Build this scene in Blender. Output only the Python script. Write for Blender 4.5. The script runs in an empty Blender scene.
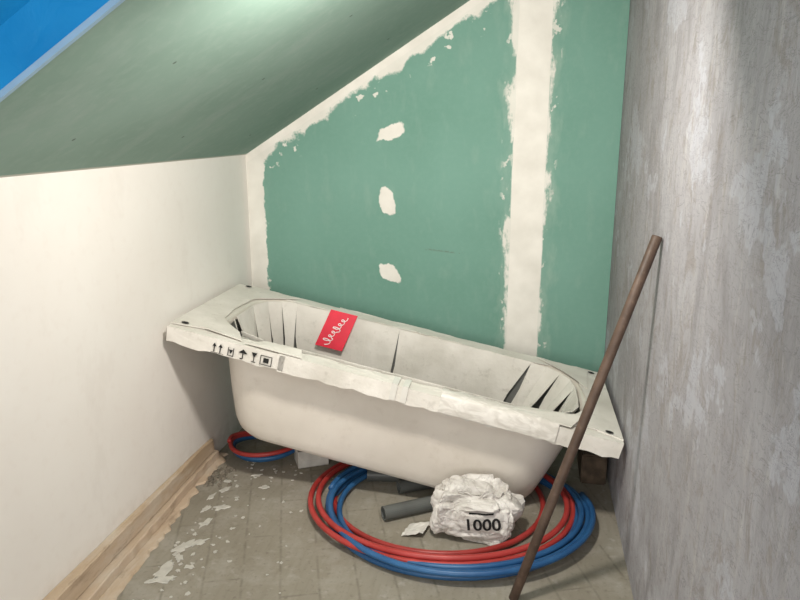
import bpy, bmesh, math, random
from mathutils import Vector, Matrix, noise
from mathutils.bvhtree import BVHTree
random.seed(7)
S=bpy.context.scene
S.view_settings.view_transform='Standard'
COL=S.collection
# ---------------------------------------------------------------- helpers
class E:
    def __init__(s,nt,k): s.nt=nt; s.k=k
    def _m(s,op,o=None,c=None):
        n=s.nt.nodes.new('ShaderNodeMath'); n.operation=op
        for i,v in enumerate((s,o,c)):
            if v is None: continue
            if isinstance(v,E): s.nt.links.new(v.k,n.inputs[i])
            else: n.inputs[i].default_value=v
        return E(s.nt,n.outputs[0])
    def __add__(s,o): return s._m('ADD',o)
    __radd__=__add__
    def __sub__(s,o): return s._m('SUBTRACT',o)
    def __rsub__(s,o): return (s*-1.0)+o
    def __mul__(s,o): return s._m('MULTIPLY',o)
    __rmul__=__mul__
    def __truediv__(s,o): return s._m('DIVIDE',o)
    def abs(s): return s._m('ABSOLUTE')
    def sqrt(s): return s._m('SQRT')
    def pw(s,o): return s._m('POWER',o)
    def mx(s,o): return s._m('MAXIMUM',o)
    def mn(s,o): return s._m('MINIMUM',o)
    def frac(s): return s._m('FRACT')
    def floor(s): return s._m('FLOOR')
    def sat(s): return s._m('MAXIMUM',0.0)._m('MINIMUM',1.0)
    def below(s,w,soft=0.004): return ((w-s)/soft+0.5).sat()
class Mat:
    def __init__(s,name,rough=0.6,spec=0.3):
        s.m=bpy.data.materials.new(name); s.m.use_nodes=True; s.nt=s.m.node_tree
        s.b=s.nt.nodes['Principled BSDF']; s.b.inputs['Roughness'].default_value=rough
        s.b.inputs['Specular IOR Level'].default_value=spec
        tc=s.nt.nodes.new('ShaderNodeTexCoord'); s.co=tc.outputs['Object']
        sx=s.nt.nodes.new('ShaderNodeSeparateXYZ'); s.nt.links.new(s.co,sx.inputs[0])
        s.x,s.y,s.z=[E(s.nt,o) for o in sx.outputs]
    def noise(s,scale,detail=3,sc=(1,1,1),rough=0.5,dist=0,loc=(0,0,0)):
        mp=s.nt.nodes.new('ShaderNodeMapping'); mp.inputs['Scale'].default_value=sc; mp.inputs['Location'].default_value=loc
        s.nt.links.new(s.co,mp.inputs[0])
        n=s.nt.nodes.new('ShaderNodeTexNoise'); n.inputs['Scale'].default_value=scale
        n.inputs['Detail'].default_value=detail; n.inputs['Roughness'].default_value=rough; n.inputs['Distortion'].default_value=dist
        s.nt.links.new(mp.outputs[0],n.inputs['Vector']); return E(s.nt,n.outputs['Fac'])
    def mix(s,f,a,b):
        n=s.nt.nodes.new('ShaderNodeMix'); n.data_type='RGBA'
        if isinstance(f,E): s.nt.links.new(f.k,n.inputs[0])
        else: n.inputs[0].default_value=f
        for i,v in ((6,a),(7,b)):
            if isinstance(v,(tuple,list)): n.inputs[i].default_value=(*v,1)
            else: s.nt.links.new(v,n.inputs[i])
        return n.outputs[2]
    def col(s,c):
        if isinstance(c,(tuple,list)): s.b.inputs['Base Color'].default_value=(*c,1)
        else: s.nt.links.new(c,s.b.inputs['Base Color'])
    def bump(s,h,st=0.3,d=0.01):
        n=s.nt.nodes.new('ShaderNodeBump'); n.inputs['Strength'].default_value=st; n.inputs['Distance'].default_value=d
        s.nt.links.new(h.k,n.inputs['Height']); s.nt.links.new(n.outputs[0],s.b.inputs['Normal'])
def sr(e,lo,hi): return ((e-lo)/(hi-lo)).sat()
def simple(name,c,rough=0.6,spec=0.3,var=0.15,scale=15,bump=0.1,metal=0):
    M=Mat(name,rough,spec); n=M.noise(scale,4)
    M.col(M.mix(sr(n,.3,.7),tuple(v*(1-var) for v in c),tuple(min(1,v*(1+var)) for v in c)))
    if bump: M.bump(n,bump,0.01)
    M.b.inputs['Metallic'].default_value=metal
    return M.m
def obj(name,verts,faces,mat=None,smooth=False,parent=None):
    me=bpy.data.meshes.new(name); me.from_pydata([tuple(v) for v in verts],[],faces); me.update()
    if smooth:
        for p in me.polygons: p.use_smooth=True
    o=bpy.data.objects.new(name,me); COL.objects.link(o)
    if mat: me.materials.append(mat)
    if parent: o.parent=parent
    return o
def fixn(o):
    bm=bmesh.new(); bm.from_mesh(o.data); bmesh.ops.recalc_face_normals(bm,faces=bm.faces); bm.to_mesh(o.data); bm.free()
def box(v,f,x0,x1,y0,y1,z0,z1):
    b=len(v); v+=[(x,y,z) for z in (z0,z1) for y in (y0,y1) for x in (x0,x1)]
    f+=[tuple(b+i for i in q) for q in ((0,2,3,1),(4,5,7,6),(0,1,5,4),(2,6,7,3),(0,4,6,2),(1,3,7,5))]
def tube(pts,r,seg=10,rfun=None,caps=True):
    pts=[Vector(p) for p in pts]; v=[];f=[]
    T=[(pts[min(i+1,len(pts)-1)]-pts[max(i-1,0)]).normalized() for i in range(len(pts))]
    up=Vector((0,0,1)) if abs(T[0].z)<.9 else Vector((1,0,0))
    n=(up-T[0]*up.dot(T[0])).normalized()
    for i,p in enumerate(pts):
        n=(n-T[i]*n.dot(T[i])).normalized(); b=T[i].cross(n); rr=r if not rfun else rfun(i/(len(pts)-1))*r
        for k in range(seg):
            a=2*math.pi*k/seg; v.append(p+n*math.cos(a)*rr+b*math.sin(a)*rr)
    for i in range(len(pts)-1):
        for k in range(seg):
            k2=(k+1)%seg; f.append((i*seg+k,i*seg+k2,(i+1)*seg+k2,(i+1)*seg+k))
    if caps:
        f.append(tuple(range(seg))[::-1]); f.append(tuple((len(pts)-1)*seg+k for k in range(seg)))
    return v,f
# ---------------------------------------------------------------- dims
W=1.70; KN=1.297; SL=0.622; YN=-4.3
ZT=KN+SL*W
# ---------------------------------------------------------------- materials: room
M=Mat('green_plasterboard_jointed',0.75,0.2)
n1=M.noise(9,4); n2=M.noise(38,5,rough=.65); nb=M.noise(2.2,3)
nst=M.noise(14,4,sc=(1,1,.35),rough=.6); nbl=M.noise(13,3,sc=(1,1,1),rough=.6,loc=(4,1,7)); nbr=M.noise(30,4,sc=(1,1,.3),rough=.6,loc=(1,1,2))
core=(M.x-1.322).abs().below(0.072+(nst-.5)*0.02,0.004)
rgh=((M.x-1.318).abs()+(nst-.5)*0.20+(n2-.5)*.05).below(0.078,0.02)
dist=(KN+SL*M.x-M.z)*0.849
band=(dist+(n1-.5)*.13+(n2-.5)*.05).below(0.060,0.015)
band2=dist.below(0.035,.006)
blot=sr(nbl,.61,.64)*dist.below(.14,.03)*sr(nbr,.38,.46)
corner=(M.x+(nst-.5)*.10+(n2-.5)*.04).below(0.090,0.008)
blot2=sr(nbl,.58,.61)*(M.x-1.32).abs().below(.115,.02)*sr(nbr,.4,.48)
mask=core.mx(rgh*.90).mx(band*.95).mx(band2).mx(corner*.95).mx(blot*.85).mx(blot2*.75)
wx=(n1-.5)*.075+(n2-.5)*.02; wz=(nbl-.5)*.075+(nbr-.5)*.02
for cx,cz,a,b,sk in ((.695,1.403,.060,.038,-.35),(.678,1.090,.037,.062,.25),(.690,.752,.047,.042,.5)):
    dx=M.x-cx+wx; dz=M.z-cz+wz; dz=dz+dx*sk
    d=((dx/a).abs().pw(3.2)+(dz/b).abs().pw(3.2)).pw(.3125)
    mask=mask.mx(d.below(1.0,.12))
smear=((M.x-1.322).abs()+(nst-.5)*.3).below(0.10,.06)*.25
g=M.mix(sr(nb,.3,.7),(.148,.295,.235),(.178,.335,.275))
g=M.mix(sr(n2,.45,.75)*.25,g,(.23,.37,.315))
g=M.mix(smear,g,(.5,.55,.48))
g=M.mix(sr(nst,.55,.7)*.12,g,(.4,.47,.42))
pl=M.mix(sr(n1,.3,.7),(.70,.67,.61),(.82,.79,.73))
pen=(M.z-.865+(M.x-.93)*.06+(nst-.5)*.02).abs().below(.0035,.004)*(M.x-.95).abs().below(.09,.01)*sr(n2,.47,.53)
g=M.mix(pen*.5,g,(.12,.12,.10))
M.col(M.mix(mask,g,pl)); M.bump(mask+n2*.15,.35,.004)
m_back=M.m
M=Mat('green_plasterboard_slope',0.8,0.2)
n1=M.noise(3,3); n2=M.noise(30,5); n3=M.noise(4,5,sc=(.4,1.4,1),rough=.65)
edge=((M.x)+(n1-.5)*.01).below(0.008,.004)
g=M.mix(sr(n1,.3,.7),(.225,.33,.275),(.265,.375,.32)); g=M.mix(sr(n2,.5,.8)*.3,g,(.35,.43,.39)); g=M.mix(sr(n3,.52,.68)*.22,g,(.41,.46,.44))
fx=((M.x/0.3).frac()-.5)*.3; fy=((M.y/0.6).frac()-.5)*.6
dot=(fx*fx+fy*fy).sqrt().below(.005,.002)
g=M.mix(dot*.7,g,(.06,.08,.07))
M.col(M.mix(edge*.8,g,(.6,.58,.52))); M.bump(n2,.1,.003)
m_slope=M.m
M=Mat('white_primed_plaster',0.7,0.25)
n1=M.noise(2.5,4); n2=M.noise(25,5); n3=M.noise(5,5,rough=.65,sc=(1,1,.5))
c=M.mix(sr(n1,.3,.7),(.80,.755,.705),(.84,.805,.76)); c=M.mix(sr(n2,.55,.8)*.3,c,(.74,.675,.62)); c=M.mix(sr(n3,.56,.64)*.25,c,(.72,.67,.62))
low=M.z.below(.12,.1)
c=M.mix(low*.3*sr(n2,.3,.6),c,(.5,.45,.38))
M.col(c); M.bump(n2,.12,.003); m_left=M.m
M=Mat('grey_concrete_wall',0.85,0.15)
n1=M.noise(1.6,5,rough=.6); n2=M.noise(6,6,sc=(1,1,.35),rough=.65,dist=.6); n3=M.noise(28,5,sc=(1,1,.25),rough=.7)
n4=M.noise(3.2,5,rough=.7,loc=(3,5,1)); n5=M.noise(60,3); n6=M.noise(11,5,sc=(1,.5,1.6),rough=.75,dist=1.5,loc=(2,2,2))
n7=M.noise(9,6,sc=(1,1.2,.8),rough=.8,dist=.8,loc=(7,1,3))
c=M.mix(sr(n1,.3,.7),(.295,.28,.29),(.38,.37,.39))
c=M.mix(sr(n2,.50,.66)*.6,c,(.205,.19,.195))
c=M.mix(sr(n7,.52,.62)*.55,c,(.235,.205,.185))
c=M.mix(sr(n4,.57,.595)*.45,c,(.46,.465,.52))
c=M.mix(sr(n3,.54,.75)*.55,c,(.47,.445,.43))
c=M.mix((n6-.5).abs().below(.007,.01)*.55,c,(.15,.14,.14))
c=M.mix(sr(n5,.58,.8)*.4,c,(.16,.155,.155))
c=M.mix(M.z.below(.40,.5)*sr(n4,.45,.6)*.5,c,(.60,.60,.64))
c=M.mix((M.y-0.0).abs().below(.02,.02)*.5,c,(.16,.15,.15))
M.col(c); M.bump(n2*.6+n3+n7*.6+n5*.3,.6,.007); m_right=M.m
M=Mat('dusty_floor_boards',0.75,0.2)
n1=M.noise(3,4); n2=M.noise(14,5,sc=(5,.6,1)); n3=M.noise(22,4); n4=M.noise(5,5,rough=.7,loc=(2,1,0)); n5=M.noise(70,3)
px=(M.x+M.y*.35)*(1/.13)
gap=((px.frac())-.5).abs(); gapm=(.5-gap).below(.03,.05)
py=((M.y-M.x*.35+px.floor()*.37)/.62).frac(); gapy=(py-.5).abs(); gapm=gapm.mx((.5-gapy).below(.006,.010))
c=M.mix(sr(n1,.3,.7),(.235,.21,.165),(.30,.275,.225)); c=M.mix(sr(n2,.45,.7)*.25,c,(.19,.165,.12))
c=M.mix(sr(n4,.50,.66)*.5,c,(.38,.355,.31)); c=M.mix(sr(n3,.60,.74)*.4,c,(.46,.43,.39)); c=M.mix(sr(n5,.58,.75)*.4,c,(.12,.10,.075))
c=M.mix(gapm*.42*sr(n3,.35,.6),c,(.10,.085,.06))
M.col(c); M.bump(n3*.4-gapm*.3,.2,.003); m_floor=M.m
# ---------------------------------------------------------------- room shell
T=.12
def slab(name,x0,x1,y0,y1,z0,z1,mat):
    v=[];f=[];box(v,f,x0,x1,y0,y1,z0,z1); return obj(name,v,f,mat)
slab('floor',-T,W+T,YN,T,-T,0,m_floor)
slab('wall_left',-T,0,YN,0,0,KN,m_left)
slab('wall_right',W,W+T,YN,0,0,ZT+.1,m_right)
v=[(-T,0,0),(W+T,0,0),(W+T,0,ZT+SL*T),(-T,0,KN-SL*T)]; v+=[(a,T,c) for a,b,c in v]
o=obj('wall_back',v,[(0,1,2,3),(7,6,5,4),(0,4,5,1),(1,5,6,2),(2,6,7,3),(3,7,4,0)],m_back)
hx0,hx1,hy0,hy1=.17,1.12,-2.72,-1.92
nrm=Vector((-SL,0,1)).normalized()
def sp(x,y,h=0): return Vector((x,y,KN+SL*x))+nrm*h
xs=[0,hx0,hx1,W]; ys=[YN,hy0,hy1,0]; v=[];f=[]
for h in (0,T):
    for y in ys:
        for x in xs: v.append(sp(x,y,h))
for j in range(3):
    for i in range(3):
        if i==1 and j==1: continue
        a=j*4+i; f.append((a,a+4,a+5,a+1)); b=a+16; f.append((b,b+1,b+5,b+4))
for a,b in ((0,1),(1,2),(2,3),(3,7),(7,11),(11,15),(15,14),(14,13),(13,12),(12,8),(8,4),(4,0),(5,6),(6,10),(10,9),(9,5)):
    f.append((a,b,b+16,a+16))
o=obj('ceiling',v,f,m_slope); fixn(o)
m_lip=simple('pale_blue_trim',(.30,.46,.60),.5,.3,.08,10,.05)
M=Mat('blue_protective_film',.5,.3); n=M.noise(4,3); n9=M.noise(9,4,dist=1)
M.col(M.mix(sr(n,.3,.7),(.008,.16,.38),(.015,.24,.50))); M.bump(n9,.3,.02)
M.b.inputs['Emission Color'].default_value=(.0,.17,.43,1); M.b.inputs['Emission Strength'].default_value=.26  # glow painted in for daylight behind the film; the reveal shares it
m_blue=M.m
win=bpy.data.objects.new('window_1',None); COL.objects.link(win)
def ringmesh(name,x0,x1,y0,y1,w,h0,h1,mat):
    v=[];f=[]
    for h in (h0,h1):
        for e in (0,w):
            for x,y in ((x0-e,y0-e),(x1+e,y0-e),(x1+e,y1+e),(x0-e,y1+e)): v.append(sp(x,y,h))
    for k in range(4):
        k2=(k+1)%4
        f+=[(k,k2,4+k2,4+k),(8+k,12+k,12+k2,8+k2),(k,8+k,8+k2,k2),(4+k,4+k2,12+k2,12+k)]
    o=obj(name,v,f,mat,parent=win); fixn(o); return o
ringmesh('lip',hx0+.006,hx1-.006,hy0+.006,hy1-.006,.012,-.004,.008,m_lip)
ringmesh('reveal',hx0+.003,hx1-.003,hy0+.003,hy1-.003,.02,.008,.26,m_blue)
v=[sp(x,y,h) for h in (.10,.106) for x,y in ((hx0,hy0),(hx1,hy0),(hx1,hy1),(hx0,hy1))]
o=obj('pane_film',v,[(0,1,2,3),(7,6,5,4),(0,4,5,1),(1,5,6,2),(2,6,7,3),(3,7,4,0)],m_blue,parent=win); fixn(o)
# ---------------------------------------------------------------- rough timber ledge along knee wall
M=Mat('rough_tan_timber',.8,.15); n1=M.noise(5,5,sc=(1,.12,2)); n2=M.noise(40,5,sc=(1,.12,2)); n3=M.noise(8,5,sc=(1,.3,1),rough=.7,loc=(1,2,3)); n4=M.noise(14,5,sc=(1,.3,1),rough=.7,loc=(5,2,3))
c=M.mix(sr(n1,.3,.7),(.43,.32,.21),(.56,.44,.33)); c=M.mix(sr(n2,.5,.75)*.45,c,(.30,.215,.14)); c=M.mix(sr(n3,.50,.66)*.55,c,(.60,.54,.46)); c=M.mix(sr(n4,.58,.70)*.5,c,(.22,.16,.11))
M.col(c); M.bump(n2+n1,.3,.004); m_tan=M.m
led=bpy.data.objects.new('baseboard_left',None); COL.objects.link(led)
def ledge(name,wf,z0,z1,ya,yb,jag,seed,zj=.003,hf=.6):
    v=[];f=[]; n=int((yb-ya)/.012)
    for i in range(n+1):
        y=ya+(yb-ya)*i/n; w=max(.008,wf(y)+jag*(noise.noise(Vector((y*4,seed,0)))+hf*noise.noise(Vector((y*22,seed,3)))))
        dz=zj*(noise.noise(Vector((y*6,seed,5)))+.3*noise.noise(Vector((y*40,seed,5))))
        v+=[(0.002,y,z0),(w+.003,y,z0),(w,y,z1+dz-.003),(w-.004,y,z1+dz),(0.002,y,z1+dz*.5)]
    for i in range(n):
        a=i*5
        for k in range(5):
            k2=(k+1)%5; f.append((a+k,a+k2,a+5+k2,a+5+k))
    f.append((0,1,2,3,4)); f.append(tuple(n*5+k for k in (4,3,2,1,0)))
    o=obj(name,v,f,m_tan,parent=led); fixn(o)
lw=lambda y: .05+max(0,(-.65-y))*.085
ledge('torn_foot_strip',lw,0.0,.007,-3.6,-.50,.038,1,.001,.9)
ledge('lower_board',lambda y: lw(y)*.58,.0078,.040,-3.6,-.54,.008,5,.003,.5)
ledge('upper_board',lambda y: lw(y)*.30,.0445,.104,-3.6,-.56,.004,2,.009,.5)
# ---------------------------------------------------------------- bathtub
L,BW=1.686,.72
tub=bpy.data.objects.new('bathtub',None); COL.objects.link(tub)
th=math.asin(.350/1.70)
tub.matrix_world=Matrix.Translation((.033,-.895,.705))@Matrix.Rotation(math.radians(.9),4,'Z')@Matrix.Rotation(th,4,'Y')
def rr(x0,x1,y0,y1,r,z,k=8,ms=14,me_=6):
    P=[]
    cs=[(x1-r,y0+r,-90),(x1-r,y1-r,0),(x0+r,y1-r,90),(x0+r,y0+r,180)]
    for q,(cx,cy,a0) in enumerate(cs):
        arc=[(cx+r*math.cos(math.radians(a0+90*i/k)),cy+r*math.sin(math.radians(a0+90*i/k))) for i in range(k+1)]
        P+=arc
        nx=cs[(q+1)%4]; s=(nx[0]+r*math.cos(math.radians(nx[2])),nx[1]+r*math.sin(math.radians(nx[2]))); e=arc[-1]
        m=ms if q in(1,3) else me_
        for i in range(1,m): P.append((e[0]+(s[0]-e[0])*i/m,e[1]+(s[1]-e[1])*i/m))
    return [(x,y,z) for x,y in P]
OP=(.135,1.575,.072,.648,.18); BT=(.285,1.42,.115,.595,.12)
def body(s,z,grow=0):
    a=[OP[i]+(BT[i]-OP[i])*s for i in range(5)]
    return rr(a[0]-grow,a[1]+grow,a[2]-grow,a[3]+grow,a[4],z)
prof=[(-.03,0.0),(0.0,-.003),(.04,-.014),(.10,-.05),(.24,-.13),(.38,-.21),(.53,-.29),(.68,-.36),(.82,-.394),(1.0,-.409),(1.25,-.415)]
rings=[rr(0,L,0,BW,.03,-.050),rr(0,L,0,BW,.03,-.006),rr(.005,L-.005,.005,BW-.005,.03,0)]
rings+=[body(s,z) for s,z in prof]
N=len(rings[0]); v=[p for r in rings for p in r]; f=[]
for i in range(len(rings)-1):
    for k in range(N):
        k2=(k+1)%N; f.append((i*N+k,i*N+k2,(i+1)*N+k2,(i+1)*N+k))
f.append(tuple((len(rings)-1)*N+k for k in range(N)))
M=Mat('white_acrylic',.32,.5); n1=M.noise(5,4); n2=M.noise(18,5,rough=.7)
c=M.mix(sr(n1,.3,.7),(.64,.59,.52),(.74,.69,.62)); c=M.mix(sr(n2,.55,.8)*.4,c,(.50,.44,.37)); M.col(c); M.bump(n2,.05,.003); m_tub=M.m
m_inner=simple('dark_gap_shade',(.16,.16,.15),.4,.4,.2,8,.1)  # dark tone stands in for shade between the cardboard flaps
sh=obj('shell',v,f,m_tub,True,tub); fixn(sh)
for p in sh.data.polygons:
    if p.index<2*N: p.use_smooth=False
so=sh.modifiers.new('thick','SOLIDIFY'); so.thickness=.009; so.offset=0
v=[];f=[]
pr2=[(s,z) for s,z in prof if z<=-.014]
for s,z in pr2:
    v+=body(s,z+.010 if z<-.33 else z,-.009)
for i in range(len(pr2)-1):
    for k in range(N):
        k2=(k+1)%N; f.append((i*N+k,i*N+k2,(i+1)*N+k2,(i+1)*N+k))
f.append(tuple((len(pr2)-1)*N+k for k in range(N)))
obj('gap_shade_liner',v,f,m_inner,True,tub)  # added dark liner, makes gaps between the flaps look shaded
M=Mat('white_cardboard',.6,.25); n1=M.noise(7,4); n2=M.noise(45,3); n3=M.noise(4,4,loc=(3,3,3)); n4=M.noise(16,5,rough=.7)
c=M.mix(sr(n1,.3,.7),(.64,.61,.55),(.77,.735,.68)); c=M.mix(sr(n2,.6,.8)*.3,c,(.42,.39,.33)); c=M.mix(sr(n3,.5,.62)*.35,c,(.50,.47,.41)); c=M.mix(sr(n4,.6,.7)*.35,c,(.36,.33,.28)); M.col(c); M.bump(n1*2+n2*.2+n4*.5,.4,.01); m_card=M.m
cv=[];cf=[]
def addp(pts,th_=.003):
    P=[Vector(p) for p in pts]; n=(P[1]-P[0]).cross(P[-1]-P[0]).normalized()
    k=len(P); v=P+[p-n*th_ for p in P]
    f=[tuple(range(k)),tuple(range(2*k-1,k-1,-1))]+[(i,i+k,(i+1)%k+k,(i+1)%k) for i in range(k)]
    b=len(cv); cv.extend(v); cf.extend([tuple(b+i for i in q) for q in f])
rj=lambda a: random.uniform(-a,a)
def jagsheet_front(x0,x1,z,yi,zb,n=14,j=.009):
    xs_=[x0+(x1-x0)*i/n for i in range(n+1)]
    inner=[(x+rj(.006),yi+rj(j),z+rj(.002)) for x in xs_]
    addp([(x0+rj(.01),-.007,z),(x1+rj(.01),-.007,z)]+inner[::-1])
    low=[(x+rj(.004),-.0075,zb+rj(j*.6)) for x in xs_]
    addp(low+[(x1,-.0075,z),(x0,-.0075,z)])
for (a,b,z) in ((.0,.46,.006),(.44,.88,.009),(.86,1.30,.006),(1.28,L,.009)): jagsheet_front(a,b,z,.064,-.054)
def jagsheet_back(x0,x1,z,n=12):
    inner=[(x0+(x1-x0)*i/n,.648+rj(.008),z+rj(.002)) for i in range(n+1)]
    outer=[(x0+(x1-x0)*i/n,BW+.003+rj(.003),z+rj(.002)) for i in range(n+1)]
    addp(inner+outer[::-1])
for (a,b,z) in ((.02,.5,.006),(.48,.98,.009),(.96,1.4,.006),(1.38,L-.01,.009)): jagsheet_back(a,b,z)
addp([(-.003,.02,.012),(.06,.03,.013),(.13,.05,.012),(.135,.2,.013),(.118,.35,.012),(.13,.52,.012),(.105,.66,.012),(-.003,.70,.012)])
addp([(1.60,.05,.012),(L+.002,.02,.012),(L+.002,.70,.012),(1.585,.66,.012),(1.57,.5,.013),(1.585,.35,.012),(1.565,.2,.013)])
addp([(.10,.05,.016),(.28,.02,.014),(.24,.10,.012),(.17,.16,.013),(.10,.25,.012)])
addp([(1.36,.02,.015),(1.6,.05,.014),(1.59,.25,.014),(1.53,.15,.012)])
addp([(1.55,.54,.014),(1.6,.45,.014),(1.62,.67,.014),(1.40,.69,.016),(1.50,.61,.012)])
addp([(.10,.47,.014),(.15,.56,.012),(.30,.69,.016),(.10,.69,.014)])
addp([(1.22,.01,.018),(1.50,-.004,.020),(1.55,.10,.030),(1.34,.085,.016)])
addp([(.30,.0,.016),(.52,-.004,.016),(.50,.055,.022),(.36,.07,.016)])
top=body(.03,.008,-.018)
def fl(i0,i1,s,z,nar,off,lift,tip=0):
    a,b=Vector(top[int(i0)%N]),Vector(top[int(i1)%N]); lo=body(s,z,-off)
    c,d=Vector(lo[int(i1)%N]),Vector(lo[int(i0)%N]); m=(c+d)/2+(c-d)*tip
    c=m+(c-m)*nar; d=m+(d-m)*nar
    c.z+=rj(.03); d.z+=rj(.03); a.z+=lift; b.z+=lift
    e=(c+d)/2+Vector((rj(.01),0,-abs(rj(.03)))); g=d+(a-d)*.35+(b-a)*rj(.12); h=c+(b-c)*.4+(a-b)*rj(.12)
    addp([b,a,g,d,e,c,h],.003)
fl(0,3,.3,-.16,.55,.02,0)
fl(3,5,.40,-.22,.4,.03,.002);fl(5,7,.42,-.22,.45,.05,.002);fl(7,9,.45,-.23,.7,.03,0,.3);fl(9,12,.45,-.24,.6,.045,.003);fl(12,14,.45,-.24,.6,.03,.003,-.3)
fl(14,16,.42,-.21,.5,.05,0,.5);fl(16,18,.45,-.23,.7,.03,.002,-.4);fl(18,20,.45,-.23,.6,.05,.002,.6);fl(20,22,.40,-.20,.8,.035,0)
fl(22,25,.52,-.27,.75,.028,.002,.15);fl(25,28,.52,-.29,.90,.024,.001,.05);fl(28,30,.50,-.29,.95,.034,.0);fl(30,32,.5,-.29,1.0,.024,.002);fl(32,35,.5,-.29,.95,.036,.001)
fl(35,37,.45,-.26,.75,.03,0,.3);fl(37,39,.40,-.24,.6,.045,.002,.5);fl(39,41,.40,-.24,.7,.035,0,-.4);fl(41,44,.40,-.20,.8,.05,.001,.3);fl(44,47,.36,-.18,.9,.035,0);fl(47,50,.36,-.18,.8,.045,0)
fl(51,54,.3,-.16,.6,.03,0);fl(55,58,.3,-.16,.7,.03,0);fl(59,65,.3,-.16,.9,.03,0);fl(65,71,.3,-.16,.9,.03,.001)
cd=obj('cardboard_wrap',cv,cf,m_card,False,tub); fixn(cd)
m_red=simple('red_label',(.72,.02,.05),.4,.4,.08,20,.03); m_ink=simple('black_ink',(.02,.02,.02),.6,.2,.1,20,0); m_whiteink=simple('white_ink',(.85,.8,.8),.5,.2,.05,20,0)
def conform(name,uvverts,faces,org,ux,uy,dr,bvh,off,mat,par):
    out=[]
    dr=Vector(dr).normalized()
    for u,w in uvverts:
        o_=Vector(org)+Vector(ux)*u+Vector(uy)*w
        h=bvh.ray_cast(o_,dr); p=h[0] if h[0] is not None else o_+dr*.1
        out.append(p-dr*off)
    return obj(name,out,faces,mat,parent=par)
def lab(u,w,off):
    x=.460+.125*u-.030*w
    y=.646-.056*w-off; z=.022-.160*w
    return (x,y,z)
ng=6; gv=[lab(i/ng,j/ng,.024) for j in range(ng+1) for i in range(ng+1)]
gf=[(j*(ng+1)+i,j*(ng+1)+i+1,(j+1)*(ng+1)+i+1,(j+1)*(ng+1)+i) for j in range(ng) for i in range(ng)]
lb=obj('label',gv,gf,m_red,parent=tub); sm=lb.modifiers.new('t','SOLIDIFY'); sm.thickness=.001
def stroke(pts,w):
    v=[];f=[]
    for i,p in enumerate(pts):
        a=Vector(pts[max(i-1,0)]);b=Vector(pts[min(i+1,len(pts)-1)]); t=(b-a).normalized(); n=Vector((-t.y,t.x))*w
        v+=[(p[0]+n.x,p[1]+n.y),(p[0]-n.x,p[1]-n.y)]
    for i in range(len(pts)-1): f.append((2*i,2*i+1,2*i+3,2*i+2))
    return v,f
pts=[]
for i in range(110):
    t=i/109; am=.16 if t<.2 or .5<t<.6 else .08
    pts.append((.30+am*math.sin(t*40)+t*.34,.88-t*.74+.05*math.cos(t*40)))
sv,sf=stroke(pts,.011)
obj('label_script',[lab(u,w,.0265) for u,w in sv],sf,m_whiteink,parent=tub)
iv=[];jf=[]
def rect(x0,x1,z0,z1):
    b=len(iv); iv.extend([(x0,-.0118,z0),(x1,-.0118,z0),(x1,-.0118,z1),(x0,-.0118,z1)]); jf.append((b,b+1,b+2,b+3))
def tri(*p):
    b=len(iv); iv.extend([(x,-.0118,z) for x,z in p]); jf.append(tuple(range(b,b+3)))
x=.18
rect(x,x+.05,-.047,-.045)
for q in (.012,.036):
    rect(x+q-.002,x+q+.002,-.043,-.02); tri((x+q-.008,-.022),(x+q+.008,-.022),(x+q,-.008))
x=.245
rect(x,x+.003,-.045,-.012);rect(x+.02,x+.023,-.045,-.012);tri((x+.003,-.02),(x+.02,-.02),(x+.0115,-.036));rect(x+.004,x+.019,-.045,-.042)
x=.285
tri((x,-.022),(x+.036,-.022),(x+.018,-.006));rect(x+.016,x+.02,-.044,-.022);rect(x+.008,x+.018,-.046,-.042)
x=.335
tri((x,-.008),(x+.022,-.008),(x+.011,-.028));rect(x+.0095,x+.0125,-.044,-.026);rect(x+.003,x+.019,-.046,-.043)
x=.37
rect(x,x+.045,-.046,-.043);rect(x,x+.045,-.012,-.009);rect(x,x+.003,-.046,-.009);rect(x+.042,x+.045,-.046,-.009);rect(x+.012,x+.033,-.036,-.018)
obj('printed_symbols',iv,jf,m_ink,parent=tub)
v=[];f=[]
for cx,cy in ((.045,.045),(.05,.675),(L-.045,.05),(L-.05,.67)):
    b=len(v)
    for k in range(12): v.append((cx+.015*math.cos(k*math.pi/6),cy+.011*math.sin(k*math.pi/6),.0165))
    f.append(tuple(range(b,b+12)))
obj('corner_holes',v,f,m_ink,parent=tub)
M=Mat('stretch_film',.3,.4); n=M.noise(30,4,sc=(.4,1,1),dist=1.5); M.col(M.mix(sr(n,.4,.6),(.56,.53,.48),(.70,.67,.62))); M.bump(n,.5,.005); m_film=M.m
v=[];f=[]
nx=70
for i in range(nx+1):
    x=1.04+.42*i/nx
    for j,(y,z) in enumerate(((-.0125,-.048),(-.0128,.008),(-.006,.019),(.03,.021),(.055+.014*noise.noise(Vector((x*20,1,1))),.018))):
        w=.002*noise.noise(Vector((x*40,j*2.1,0))); v.append((x,y-abs(w) if j<2 else y,z+(abs(w) if j>1 else 0)))
for i in range(nx):
    for j in range(4): a=i*5+j; f.append((a,a+5,a+6,a+1))
obj('stretch_film',v,f,m_film,True,tub)
m_tape=simple('packing_tape',(.70,.68,.63),.15,.6,.05,20,.05)
v=[];f=[]
for x0 in (.86,.90): box(v,f,x0,x0+.022,-.0125,.06,.0122,.0136); box(v,f,x0,x0+.022,-.0135,-.0118,-.05,.0136)
obj('tape',v,f,m_tape,parent=tub)
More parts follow.
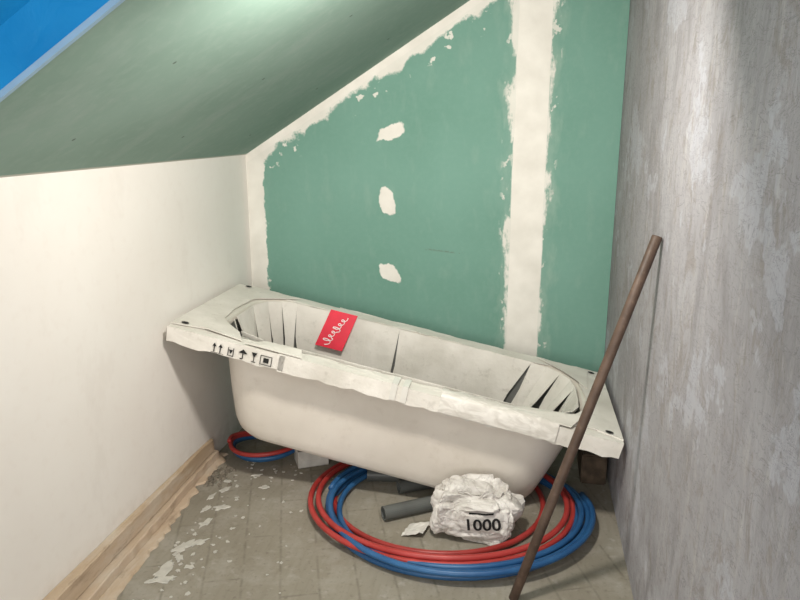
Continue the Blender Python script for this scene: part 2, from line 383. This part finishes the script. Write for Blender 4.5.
# ---------------------------------------------------------------- hoses
def coil(cx,cy,loops,r0,seed,z0,start=0,dz=.013,jit=.035,jr=.05,yb=.93):
    rnd=random.Random(seed); pts=[]; n=64
    A=[(rnd.uniform(-jit,jit),rnd.uniform(-jit,jit),rnd.uniform(-jr,jr*.6)) for _ in range(int(loops)+3)]
    for i in range(int(loops*n)+1):
        l=i/n; k=int(l); u=l-k; u=u*u*(3-2*u)
        P=[A[k][q]*(1-u)+A[k+1][q]*u for q in range(3)]
        a=start+2*math.pi*l
        rad=r0+P[2]
        z=z0+dz*l+.005*math.sin(a*2+seed)
        yy=math.sin(a)
        z*= (1 if yy<0 else 1-.45*yy)
        pts.append((cx+P[0]+rad*1.04*math.cos(a),cy+P[1]+rad*yb*yy,max(z,.0115)))
    return pts
M=Mat('red_pex',.4,.4); n=M.noise(9,3); M.col(M.mix(sr(n,.3,.7),(.33,.03,.025),(.46,.055,.05))); m_rp=M.m
M=Mat('blue_pex',.4,.4); n=M.noise(9,3); M.col(M.mix(sr(n,.3,.7),(.015,.075,.20),(.035,.13,.29))); m_bp=M.m
def hose(name,mat,specs,r=.0108):
    v=[];f=[]
    for sp_ in specs:
        tv,tf=tube(sp_,r,10); b=len(v); v+=tv; f+=[tuple(b+i for i in q) for q in tf]
    return obj(name,v,f,mat,True)
hose('blue_hose_coil',m_bp,[coil(1.11,-.815,3.2,.475,3,.012,start=2.0,jit=.03),coil(1.12,-.80,1.6,.455,21,.035,start=2.9)])
hose('red_hose_coil',m_rp,[coil(1.05,-.755,2.0,.465,11,.034,start=2.6,jr=.06),coil(1.02,-.72,.80,.385,5,.014,start=2.4,dz=.006,jit=.01,jr=.01,yb=1.02)])
hose('blue_hose_coil.001',m_bp,[coil(.205,-.44,2,.150,8,.020,start=1.0,jit=.012,jr=.02)],.010)
hose('red_hose_coil.001',m_rp,[coil(.205,-.45,1.3,.155,9,.052,start=1.6,jit=.012,jr=.02)],.010)
# ---------------------------------------------------------------- grey pipe offcuts
m_pvc=simple('grey_pvc',(.09,.095,.09),.45,.4,.15,10,.03)
def pipe(name,a,b,R):
    a=Vector(a);b=Vector(b); d=(b-a).normalized(); up=Vector((0,0,1)); s=d.cross(up).normalized(); u=s.cross(d); v=[];f=[];n=24
    for p,r in ((a,R),(b,R),(b,R-.004),(a,R-.004)):
        for k in range(n): v.append(p+s*math.cos(2*math.pi*k/n)*r+u*math.sin(2*math.pi*k/n)*r)
    for i in range(4):
        for k in range(n):
            f.append((i*n+k,i*n+(k+1)%n,((i+1)%4)*n+(k+1)%n,((i+1)%4)*n+k))
    o=obj(name,v,f,m_pvc,False); fixn(o); return o
pipe('drain_pipe',(.845,-.905,.028),(1.03,-.785,.028),.027)
pipe('drain_pipe.001',(.865,-.70,.028),(1.04,-.60,.028),.027)
pipe('drain_pipe.002',(.72,-.62,.028),(.87,-.60,.028),.027)
# ---------------------------------------------------------------- crumpled paper/plastic sack
rb=random.Random(12)
bm=bmesh.new(); bmesh.ops.create_icosphere(bm,subdivisions=5,radius=1)
cells=[Vector((rb.uniform(-1,1),rb.uniform(-1,1),rb.uniform(-1,1))).normalized() for _ in range(70)]
amp=[rb.uniform(-.014,.014) for _ in cells]; tl=[Vector((rb.uniform(-1,1),rb.uniform(-1,1),rb.uniform(-1,1)))*.085 for _ in cells]
bc=Vector((1.185,-.925,.100))
for q in bm.verts:
    p=q.co.copy()
    sx=lambda t,n: math.copysign(abs(t)**n,t)
    x,y,z=sx(p.x,.5),sx(p.y,.55),sx(p.z,.6)
    s=1.0-.18*max(0,z)**1.5+.04*max(0,-z)
    c=Vector((x*.143*s,y*.085*s,z*.090))
    ds=sorted(range(len(cells)),key=lambda i:-cells[i].dot(p))[:3]
    ci=ds[0]
    d=max(amp[i]+tl[i].dot(p-cells[i])-.35*(cells[ci].dot(p)-cells[i].dot(p)) for i in ds)
    fr=.4 if (p.y<-.3 and -.8<p.z<.2 and -.5<p.x<.75) else 1
    c+=p*d*fr+p*.004*noise.noise(p*9)
    if c.z<-.098: c.z=-.098
    q.co=c+bc
me=bpy.data.meshes.new('bagm'); bm.to_mesh(me); BB=BVHTree.FromBMesh(bm); bm.free()
for p in me.polygons: p.use_smooth=False
M=Mat('white_paper_sack',.5,.35); n1=M.noise(14,5,dist=1.2); n2=M.noise(7,4,dist=.6); nr=M.noise(8,3,dist=2.0,loc=(4,4,4))
cr=(nr-.5).abs().below(.015,.03)
c=M.mix(sr(n1,.35,.65),(.56,.53,.49),(.73,.70,.665)); c=M.mix(sr(n2,.54,.64)*.5,c,(.36,.30,.26)); c=M.mix(cr*.35,c,(.34,.31,.28)); M.col(c); M.bump(n1-cr*.6,.4,.008); m_bag=M.m
me.materials.append(m_bag); bag=bpy.data.objects.new('plaster_sack',me); COL.objects.link(bag)
v=[];f=[]; na=72; nh=6
for j in range(nh+1):
    t=j/nh
    for k in range(na):
        a=2*math.pi*k/na
        pl_=.30*abs(math.sin(a*4+.6*t))+.18*math.sin(a*7+1)
        r=1+ .12*t*pl_*3+.10*t
        x=math.cos(a)*.085*r+.006*noise.noise(Vector((a*5,t*3,1))); y=math.sin(a)*.045*r+.006*noise.noise(Vector((a*5,t*3,7)))
        z=.155+t*(.022+.028*noise.noise(Vector((math.cos(a)*2,math.sin(a)*2,3)))+.010*math.sin(a*9))
        v.append((bc.x+.01+x,bc.y+y,z))
for j in range(nh):
    for k in range(na): k2=(k+1)%na; f.append((j*na+k,j*na+k2,(j+1)*na+k2,(j+1)*na+k))
mo=obj('sack_mouth',v,f,m_bag,False,bag); mm=mo.modifiers.new('s','SOLIDIFY'); mm.thickness=.002
def textmesh(s,size):
    cu=bpy.data.curves.new('t','FONT'); cu.body=s; cu.size=size; cu.offset=size*.022
    o=bpy.data.objects.new('t',cu); COL.objects.link(o); bpy.context.view_layer.update()
    me=bpy.data.meshes.new_from_object(o.evaluated_get(bpy.context.evaluated_depsgraph_get()))
    v=[(p.co.x,p.co.y) for p in me.vertices]; f=[tuple(p.vertices) for p in me.polygons]
    bpy.data.objects.remove(o); return v,f
tv,tf=textmesh('1000',.064)
conform('bag_print',tv,tf,(1.155,-1.3,.062),(1,.0,.08),(-.08,0,1),(0,1,0),BB,.004,m_ink,bag)
gv,gf=[(.085*i/6,.007*j) for j in range(2) for i in range(7)],[(i,i+1,i+8,i+7) for i in range(6)]
conform('bag_print_bar',gv,gf,(1.17,-1.3,.124),(1,.0,.05),(0,0,1),(0,1,0),BB,.004,m_ink,bag)
# small carton + paper scrap
m_paper=simple('crumpled_paper',(.56,.54,.50),.7,.2,.15,20,.3)
car=bpy.data.objects.new('small_carton',None); COL.objects.link(car)
v=[];f=[];t=.003
for bx in ((-.06,.06,-.045,-.045+t,0,.07),(-.06,.06,.045-t,.045,0,.07),(-.06,-.06+t,-.042,.042,0,.07),(.06-t,.06,-.042,.042,0,.07),(-.06,.06,-.045,.045,0,t)): box(v,f,*bx)
obj('tray',v,f,m_paper,parent=car)
obj('flap_1',[(-.06,-.046,.07),(.06,-.046,.07),(.055,-.075,.045),(-.055,-.075,.045)],[(0,1,2,3)],m_paper,parent=car)
obj('flap_2',[(.06,-.04,.07),(.06,.04,.07),(.1,.035,.085),(.1,-.035,.085)],[(0,1,2,3)],m_paper,parent=car)
car.matrix_world=Matrix.Translation((.44,-.50,.001))@Matrix.Rotation(.5,4,'Z')@Matrix.Scale(1.1,4)
v=[];f=[]
for j in range(7):
    for i in range(7):
        v.append((.93+.013*i+.003*j,-1.0+.014*j,.004+.014*abs(noise.noise(Vector((i*.5,j*.5,2))))+.003*i))
for j in range(6):
    for i in range(6): a=j*7+i; f.append((a,a+1,a+8,a+7))
o=obj('paper_scrap',v,f,m_paper)
# ---------------------------------------------------------------- pole
M=Mat('rusty_brown_pole',.55,.4); n1=M.noise(20,5); n2=M.noise(60,3)
c=M.mix(sr(n1,.3,.7),(.055,.034,.024),(.11,.07,.05)); c=M.mix(sr(n2,.6,.8)*.4,c,(.20,.14,.10)); M.col(c); M.bump(n2,.2,.002)
a=Vector((1.332,-1.285,.008)); b=Vector((1.684,-1.160,1.128))
pts=[a+(b-a)*t for t in (0,.002,.25,.5,.75,.998,1)]
tv,tf=tube(pts,.0150,16,lambda t: .85 if t in(0,1) else 1)
obj('wooden_pole',tv,tf,M.m,True)
# ---------------------------------------------------------------- plaster splatters
m_spl=simple('dried_plaster',(.50,.48,.43),.8,.15,.12,30,.2)
v=[];f=[]
rnd=random.Random(4)
def blob(x,y,r,asp=1,rot=0,h=.003,zb=.0008):
    n=18; b=len(v); ph=rnd.random()*50
    for hh,sc in ((zb,1.0),(zb+h,.85)):
        for k in range(n):
            a=2*math.pi*k/n; q=r*sc*(1+.8*noise.noise(Vector((math.cos(a)*1.6+ph,math.sin(a)*1.6,0)))+.4*noise.noise(Vector((math.cos(a)*4+ph,math.sin(a)*4,3))))
            dx,dy=q*asp*math.cos(a),q*math.sin(a)
            v.append((x+dx*math.cos(rot)-dy*math.sin(rot),y+dx*math.sin(rot)+dy*math.cos(rot),hh))
    for k in range(n): f.append((b+k,b+(k+1)%n,b+n+(k+1)%n,b+n+k))
    f.append(tuple(b+n+k for k in range(n)))
for x,y,r,asp,ro in ((.19,-1.33,.022,2.4,1.4),(.21,-1.38,.020,1.8,.3),(.19,-1.20,.018,2.2,1.2),(.23,-1.17,.013,2.6,1.0),(.17,-.80,.014,2.0,1),(.21,-.93,.018,1.6,.4),(.32,-.75,.010,2,.2),(.21,-1.26,.012,1.8,2),(.15,-.73,.011,1.6,0),(.20,-1.04,.013,2.4,1.3),(.16,-.95,.010,3,1.4),(.27,-1.30,.012,1.5,.2),(.14,-.86,.010,2.4,1.5),(.25,-.66,.010,2,.3)):
    blob(x,y,r,asp,ro)
for _ in range(110):
    blob(.16+abs(rnd.gauss(0,.18)),rnd.uniform(-1.55,-.5),rnd.uniform(.002,.0065),1.4,rnd.random()*3,.002)
o=obj('plaster_splatters',v,f,m_spl); fixn(o)
m_deb=simple('grey_rubble',(.20,.175,.14),.9,.1,.4,30,.5)
v=[];f=[]
for _ in range(90):
    x=.07+abs(rnd.gauss(0,.04)); y=rnd.uniform(-.78,-.62); s=rnd.uniform(.004,.014); b=len(v)
    q=[(-1,-1,0),(1,-1,0),(1,1,0),(-1,1,0),(-.6,-.7,1),(.7,-.6,1),(.5,.7,1),(-.7,.6,1)]
    an=rnd.random()*3
    for p in q:
        X,Y,Z=p[0]*s*rnd.uniform(.6,1),p[1]*s*rnd.uniform(.5,1),p[2]*s*rnd.uniform(.5,1.1)
        v.append((max(.004,x+X*math.cos(an)-Y*math.sin(an)),y+X*math.sin(an)+Y*math.cos(an),Z+.0005))
    f+=[tuple(b+i for i in q_) for q_ in ((3,2,1,0),(4,5,6,7),(0,1,5,4),(1,2,6,5),(2,3,7,6),(3,0,4,7))]
obj('rubble_pile',v,f,m_deb)
bm=bmesh.new(); bmesh.ops.create_cube(bm,size=1); bmesh.ops.scale(bm,vec=(.10,.22,.13),verts=bm.verts); bmesh.ops.bevel(bm,geom=bm.edges[:],offset=.006,segments=2,affect='EDGES')
me=bpy.data.meshes.new('tb'); bm.to_mesh(me); bm.free(); me.materials.append(simple('dark_timber',(.09,.065,.045),.7,.2,.4,25,.3))
tb=bpy.data.objects.new('timber_block',me); COL.objects.link(tb); tb.location=(1.635,-.38,.066)
# ---------------------------------------------------------------- lights
def area(name,loc,tgt,size,p,c):
    l=bpy.data.lights.new(name,'AREA'); l.energy=p; l.size=size; l.color=c; o=bpy.data.objects.new(name,l); COL.objects.link(o); o.location=loc
    o.rotation_euler=(Vector(tgt)-Vector(loc)).to_track_quat('-Z','Y').to_euler(); return o
area('ceiling_lamp',(1.08,-1.68,1.80),(.80,-.35,.70),.16,25,(1,.94,.86))
l=bpy.data.lights.new('fill_point','POINT'); l.energy=5; l.color=(1,.94,.86); l.shadow_soft_size=.15  # added point fill for areas the area lamp leaves dim
o=bpy.data.objects.new('fill_point',l); COL.objects.link(o); o.location=(1.05,-2.0,1.30)
area('rear_fill_light',(.85,-4.2,1.3),(.85,0,1.1),1.5,46,(1,.96,.92))  # added unseen soft fill from behind the camera
w=bpy.data.worlds.new('World'); S.world=w; w.use_nodes=True
w.node_tree.nodes['Background'].inputs[0].default_value=(.9,.92,1,1); w.node_tree.nodes['Background'].inputs[1].default_value=.5
# ---------------------------------------------------------------- camera
cam=bpy.data.cameras.new('Camera'); cam.sensor_width=36; cam.lens=31.5; cam.clip_start=.02
co=bpy.data.objects.new('Camera',cam); COL.objects.link(co)
R=Matrix(((.9837,-.043,.1748),(.18,.2347,-.9553),(0,.9711,.2386))).to_4x4()
co.matrix_world=Matrix.Translation((1.327,-3.193,1.42))@R
S.camera=co
